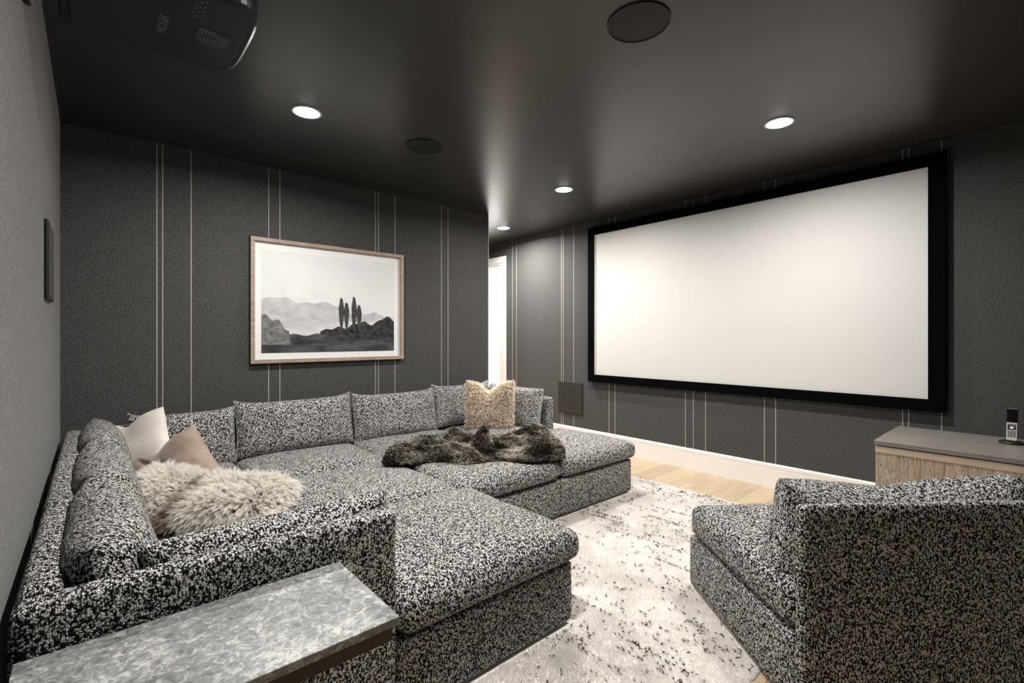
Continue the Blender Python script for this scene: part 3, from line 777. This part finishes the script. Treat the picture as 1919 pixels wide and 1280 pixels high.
for (z, hz) in ((.103, .006), (.062, .004), (.054, .004), (.046, .004), (.038, .004), (.030, .004)):
    for c in range(3 if hz < .005 else 4):
        n = 3 if hz < .005 else 4; w = .036/n
        rb('key', (-.0122, -.018+c*w+.001, z-hz/2-.001), (-.0112, -.018+(c+1)*w-.001, z+hz/2), M['darkplastic'], .0002, None)
for sy in (-.013, .013): rb('key', (-.0124, sy-.005, .070), (-.0112, sy+.005, .098), M['darkplastic'], .0003)
rb('key', (-.0124, -.007, .070), (-.0112, .007, .076), M['darkplastic'], .0003)
rb('key', (-.0124, -.007, .092), (-.0112, .007, .098), M['darkplastic'], .0003)
rb('select_key', (-.0128, -.006, .078), (-.0112, .006, .090), plain('bright_key', (.8, .78, .74), .3), .001)

# ------------------------------------------------------------------ rug
RX0, RX1, RY0, RY1 = .85, 3.755, .742, 2.95
rg = empty('shag_rug', ((RX0+RX1)/2, (RY0+RY1)/2, 0)); tag(rg, 'ivory shag rug scattered with small black flecks', 'rug')
nx, ny = 120, 90
gx, gy = np.meshgrid(np.linspace(RX0, RX1, nx+1), np.linspace(RY0, RY1, ny+1))
ex = np.stack([gx, gy, 0*gx], -1)
gxw = gx+.006*vnoise(ex, 5, 22); gyw = gy+.006*vnoise(ex, 6, 22)
top = .0035+.001*vnoise(ex, 7, 30)
V = np.concatenate([np.stack([gxw, gyw, top], -1).reshape(-1, 3), np.stack([gxw, gyw, 0*gx], -1).reshape(-1, 3)]); m = (nx+1)*(ny+1)
F = []
s = nx+1
for j in range(ny):
    for i in range(nx):
        F.append((j*s+i, j*s+i+1, (j+1)*s+i+1, (j+1)*s+i))
for i in range(nx): F.append((i, m+i, m+i+1, i+1)); F.append((ny*s+i, ny*s+i+1, m+ny*s+i+1, m+ny*s+i))
for j in range(ny): F.append((j*s, (j+1)*s, m+(j+1)*s, m+j*s)); F.append((j*s+nx, m+j*s+nx, m+(j+1)*s+nx, (j+1)*s+nx))
rel(mesh('backing', V, F, M['backing'], rg, smooth=True, uv=False), rg)
def on_rug(N):
    p = np.stack([rng.uniform(RX0, RX1, N), rng.uniform(RY0, RY1, N)], 1)
    hid = (p[:, 1] > 2.30) & (p[:, 0] < 3.39)
    hid |= (p[:, 0] < 1.655) & (p[:, 1] > 1.42)
    hid |= (p[:, 0] < 1.0)
    # under the chair
    dx, dy = p[:, 0]-Qx, p[:, 1]-Qy
    u = dx*math.cos(ca)-dy*math.sin(ca); v = dx*math.sin(ca)+dy*math.cos(ca)
    hid |= (u > .0) & (u < cwid) & (v > .0) & (v < cdep)
    return p[~hid]
p = on_rug(420000)
P3 = np.concatenate([p, np.zeros((len(p), 1))], 1)
lean = np.stack([vnoise(P3, 21, 26), vnoise(P3, 22, 26), 0*p[:, 0]], 1)*.9
ln = .017+.006*vnoise(P3, 23, 18)
P3[:, 2] = .003
dirs = lean+rng.normal(size=P3.shape)*.55+np.array([0, .1, 1.0]); dirs[:, 2] = np.abs(dirs[:, 2])+.15
tint = np.clip(.62+.30*vnoise(P3, 24, 11)+.12*vnoise(P3*np.array([1, .25, 1]), 25, 60)+rng.normal(size=len(P3))*.16, 0, 1)
pile = blades('pile', P3, dirs, ln, .0034, M['pile'], None, tint, seg=2, curl=.7, floor=.004)
pile.parent = rg; rel(pile, rg)
# black flecks: loose tufts scattered along wavering rows that run down the room
fr_, fd_ = [], []
def tuft(x, y, n=5, spread=.0025, ang=None):
    a = rng.uniform(0, 6.28) if ang is None else ang
    for _ in range(n):
        fr_.append((x+rng.normal()*spread, y+rng.normal()*spread, .010+rng.uniform(0, .006)))
        fd_.append((math.cos(a)*1.0+rng.normal()*.45, math.sin(a)*1.0+rng.normal()*.45, .42+rng.uniform(0, .3)))
x = RX0+.05
while x < RX1-.03:
    ph_ = rng.uniform(0, 6.28); y = RY0+.02
    dens = rng.choice([.35, .7, 1.3, 2.0])
    while y < RY1-.02:
        on = math.sin(y*5.3+ph_)+.6*math.sin(y*13+ph_*2)
        if on > .15: tuft(x+.012*math.sin(y*6+ph_)+rng.normal()*.005, y, 4, .002, ang=math.pi/2+rng.normal()*.5); y += rng.exponential(.022/dens)+.006
        else: y += .03
    x += rng.uniform(.05, .11)
for _ in range(2200):
    x, y = rng.uniform(RX0, RX1), rng.uniform(RY0, RY1)
    q = vnoise(np.array([[x, y, 0]]), 41, 7)[0]
    if q > -.1+rng.uniform(-.5, .5):
        for _k in range(rng.integers(1, 4)): tuft(x+rng.normal()*.014, y+rng.normal()*.014, 4)
fr_ = np.array(fr_); fd_ = np.array(fd_)
hid = ((fr_[:, 1] > 2.30) & (fr_[:, 0] < 3.39)) | ((fr_[:, 0] < 1.655) & (fr_[:, 1] > 1.42)) | (fr_[:, 0] > RX1-.004) | (fr_[:, 1] < RY0+.004)
dx, dy = fr_[:, 0]-Qx, fr_[:, 1]-Qy
u = dx*math.cos(ca)-dy*math.sin(ca); v = dx*math.sin(ca)+dy*math.cos(ca)
hid |= (u > -.0) & (u < cwid) & (v > 0) & (v < cdep)
fr_, fd_ = fr_[~hid], fd_[~hid]
fk = blades('fleck_yarn', fr_, fd_, .0135, .0032, M['fleck'], None, rng.uniform(0, 1, len(fr_)), seg=2, curl=.6, floor=.006)
fk.parent = rg; rel(fk, rg)

# ------------------------------------------------------------------ pillows
def cushion(name, label, c, right, up, w, h, t, mat, cat='pillow', **kw):
    P, F = pillow_pts(w, h, t, **kw)
    o = empty(name, c); tag(o, label, cat)
    fr = frame_of(right, up)
    mesh('cover', P @ fr, F, mat, o, smooth=True)
    return o, P, F, fr
def fur_on(o, P, F, fr, n, length, width, mat, curl, gravity, lean, fn=None, name='fur', front_only=True, comb=None, tintf=None):
    P = P.copy(); W3 = P @ fr
    nf = len(F); A = np.array([f for f in F])
    if front_only:
        m = P[A].mean(1)[:, 2]; A = A[m > -.004]
    a, b, c, d = (W3[A[:, k]] for k in range(4))
    nrm = np.cross(c-a, d-b); ar = np.linalg.norm(nrm, axis=1); nrm /= ar[:, None]+1e-12
    per = 11; nl = n//per; n = nl*per
    pick = rng.choice(len(A), nl, p=ar/ar.sum())
    s, t = rng.uniform(0, 1, (2, nl, 1))
    lock = (a[pick]*(1-s)+b[pick]*s)*(1-t)+(d[pick]*(1-s)+c[pick]*s)*t
    N_ = nrm[pick]
    ldir = N_*lean+rng.normal(size=(nl, 3))*.30
    if comb is not None: ldir = ldir+comb(lock @ fr.T) @ fr
    ldir /= np.linalg.norm(ldir, axis=1, keepdims=True)
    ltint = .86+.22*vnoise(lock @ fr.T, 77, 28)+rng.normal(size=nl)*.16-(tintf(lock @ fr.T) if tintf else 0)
    lbend = np.stack([vnoise(lock, 80+k, 30) for k in range(3)], 1)*.7+rng.normal(size=(nl, 3))*.35
    rep = lambda q: np.repeat(q, per, 0)
    off = rng.normal(size=(n, 3))*.0045; N2 = rep(N_); off -= (off*N2).sum(1, keepdims=True)*N2
    L = np.clip(length*rep(1+rng.normal(size=nl)*.16)*(1+rng.normal(size=n)*.07), .4*length, 1.7*length)
    dirn = rep(ldir)-off/length*.85+rng.normal(size=(n, 3))*.06
    return blades(name, rep(lock)+off+N2*.0005, dirn, L, width, mat, o, np.clip(rep(ltint)+rng.normal(size=n)*.05, 0, 1), seg=3, curl=curl, gravity=gravity, bend=rep(lbend)+rng.normal(size=(n, 3))*.08)
rr = np.array([.7498, -.6617, 0]); ff = np.array([.6617, .7498, 0]); zz = np.array([0, 0, 1.])
# cream linen pillow leaning in the corner
cushion('cream_linen_pillow', 'plain cream linen pillow leaning in the far left corner behind the tan one', tuple(np.array((.283, 3.66, .690))-.115*rr-.060*zz), .92*rr+.34*zz, -.50*rr+.68*zz+.5*ff, .43, .42, .12, M['cream'],
        dent=.13, seed=3, pinch=.05, power=.5, nu=36, nv=36, ears=.0, skew=.055)
# tan velvet pillow in front of it, creased
cushion('tan_velvet_pillow', 'tan velvet pillow with a deep crease, between cream pillow and fluffy pillows', tuple(np.array((.375, 3.13, .632))-.065*rr-.065*zz), .84*rr+.48*zz, -.42*rr+.72*zz+.55*ff, .46, .42, .15, M['suede'],
        dent=.12, seed=5, pinch=.05, power=.5, nu=44, nv=44, fold=.035, ears=.02, skew=.085)
# two long-haired cream pillows; valley shade and brown side painted into the strand tint
def comb1(loc): return np.stack([loc[:, 0]*2.2, -np.ones(len(loc))*.55+loc[:, 1]*2.5, 0*loc[:, 0]], 1)
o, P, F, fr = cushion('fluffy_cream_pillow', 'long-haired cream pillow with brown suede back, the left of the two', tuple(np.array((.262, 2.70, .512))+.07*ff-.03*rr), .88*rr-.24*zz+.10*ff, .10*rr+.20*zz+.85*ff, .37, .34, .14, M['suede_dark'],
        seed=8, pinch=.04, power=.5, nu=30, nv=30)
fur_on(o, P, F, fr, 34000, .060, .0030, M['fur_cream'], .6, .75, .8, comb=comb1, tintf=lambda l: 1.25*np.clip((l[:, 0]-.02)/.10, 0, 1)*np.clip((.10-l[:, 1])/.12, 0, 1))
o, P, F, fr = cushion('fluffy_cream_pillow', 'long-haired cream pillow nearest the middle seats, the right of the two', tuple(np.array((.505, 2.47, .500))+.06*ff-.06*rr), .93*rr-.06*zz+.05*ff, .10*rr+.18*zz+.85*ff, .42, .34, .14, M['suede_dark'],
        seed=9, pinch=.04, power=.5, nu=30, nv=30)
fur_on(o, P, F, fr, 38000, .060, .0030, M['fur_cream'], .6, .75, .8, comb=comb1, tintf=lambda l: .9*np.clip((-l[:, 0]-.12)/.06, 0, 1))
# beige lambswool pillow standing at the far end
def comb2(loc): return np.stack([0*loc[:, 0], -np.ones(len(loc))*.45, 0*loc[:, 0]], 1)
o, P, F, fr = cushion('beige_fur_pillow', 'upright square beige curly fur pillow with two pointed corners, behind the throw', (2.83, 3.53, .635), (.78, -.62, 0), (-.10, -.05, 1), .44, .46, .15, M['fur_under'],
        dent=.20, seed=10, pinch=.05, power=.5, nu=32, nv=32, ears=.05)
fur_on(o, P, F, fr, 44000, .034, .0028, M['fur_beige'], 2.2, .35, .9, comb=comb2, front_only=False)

# ------------------------------------------------------------------ fur throw, crumpled along the seats
tw = empty('fur_throw', (2.12, 2.79, .44)); tag(tw, 'crumpled grey-brown faux fur throw lying across the middle seats', 'throw')
nu, nv = 150, 60
U, Vv = np.meshgrid(np.linspace(-1, 1, nu+1), np.linspace(-1, 1, nv+1))
Lh, Wh = .625, .265
uu = U*Lh; 
edge = np.clip(1-np.maximum(np.abs(U)**9, np.abs(Vv)**4), 0, 1)
wid = Wh*(1+.16*np.sin(U*4.2+.6)+.08*np.sin(U*9+2))
vv = Vv*wid+.035*np.sin(U*3.4+.4)+.02*np.sin(U*8.1)
q = np.stack([uu, vv, 0*uu], -1)
ridge = lambda a, ph, k, sh: np.exp(-((np.sin(a*k+ph))/sh)**2)
fold_ = lambda a: 1-2*np.abs(np.sin(a/2))**.8
h = .060+.034*fold_(vv*17+uu*5.5+1.6*np.sin(uu*6))+.034*fold_(vv*10-uu*10+2+1.1*np.sin(vv*14))+.018*fold_(uu*21+vv*17+.9*np.sin(vv*30)+1.2*np.sin(uu*11))
h += .050*np.exp(-((Vv-.55+.25*np.sin(U*5))/.30)**2)+.040*np.exp(-((Vv+.45-.3*np.sin(U*3.6+1))/.26)**2)
h -= .035*np.exp(-((U*.9+Vv*.25-.06)/.035)**2)*(Vv < .5)
h = np.maximum(h, .020)*edge**.45+.006
h = 1.3*h*(1-.12*np.abs(U)**3)
top = np.stack([uu, vv, h], -1).reshape(-1, 3)
bot = np.stack([uu, vv, 0*h+.004], -1).reshape(-1, 3); m = len(top); s = nu+1
F = []
for j in range(nv):
    for i in range(nu):
        q4 = (j*s+i, j*s+i+1, (j+1)*s+i+1, (j+1)*s+i); F.append(q4); F.append(tuple(m+k for k in reversed(q4)))
for i in range(nu): F.append((i+1, i, m+i, m+i+1)); kk = nv*s; F.append((kk+i, kk+i+1, m+kk+i+1, m+kk+i))
for j in range(nv): F.append((j*s, (j+1)*s, m+(j+1)*s, m+j*s)); F.append(((j+1)*s+nu, j*s+nu, m+j*s+nu, m+(j+1)*s+nu))
frT = np.array([(math.cos(-.67), math.sin(-.67), 0), (-math.sin(-.67), math.cos(-.67), 0), (0, 0, 1)])
Pt = np.concatenate([top, bot])
mesh('backing', Pt @ frT, F, M['throw_under'], tw, smooth=True)
def fur_throw():
    A = np.array([f for k, f in enumerate(F) if max(f) < m])
    W3 = Pt @ frT
    a, b, c, d = (W3[A[:, k]] for k in range(4)); nrm = np.cross(c-a, d-b); ar = np.linalg.norm(nrm, axis=1); nrm /= ar[:, None]+1e-12
    per = 6; nl = 21000; n = nl*per; pick = rng.choice(len(A), nl, p=ar/ar.sum()); s1, t1 = rng.uniform(0, 1, (2, nl, 1))
    root = (a[pick]*(1-s1)+b[pick]*s1)*(1-t1)+(d[pick]*(1-s1)+c[pick]*s1)*t1
    N_ = nrm[pick]; loc = root
    flow = np.stack([vnoise(loc, 91, 7), vnoise(loc, 92, 7), -.3+0*loc[:, 0]], 1)
    ldir = N_*.62+flow*.8+rng.normal(size=(nl, 3))*.20
    lt = .42+.42*vnoise(loc, 93, 22)+.25*vnoise(loc, 94, 60)+rng.normal(size=nl)*.16
    rep = lambda q: np.repeat(q, per, 0)
    off = rng.normal(size=(n, 3))*.003; N2 = rep(N_); off -= (off*N2).sum(1, keepdims=True)*N2
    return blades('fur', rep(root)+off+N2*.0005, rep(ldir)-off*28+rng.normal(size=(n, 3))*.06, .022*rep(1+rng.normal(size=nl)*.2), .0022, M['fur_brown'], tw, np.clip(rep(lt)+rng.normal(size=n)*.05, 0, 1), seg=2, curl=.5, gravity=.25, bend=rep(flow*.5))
fur_throw()
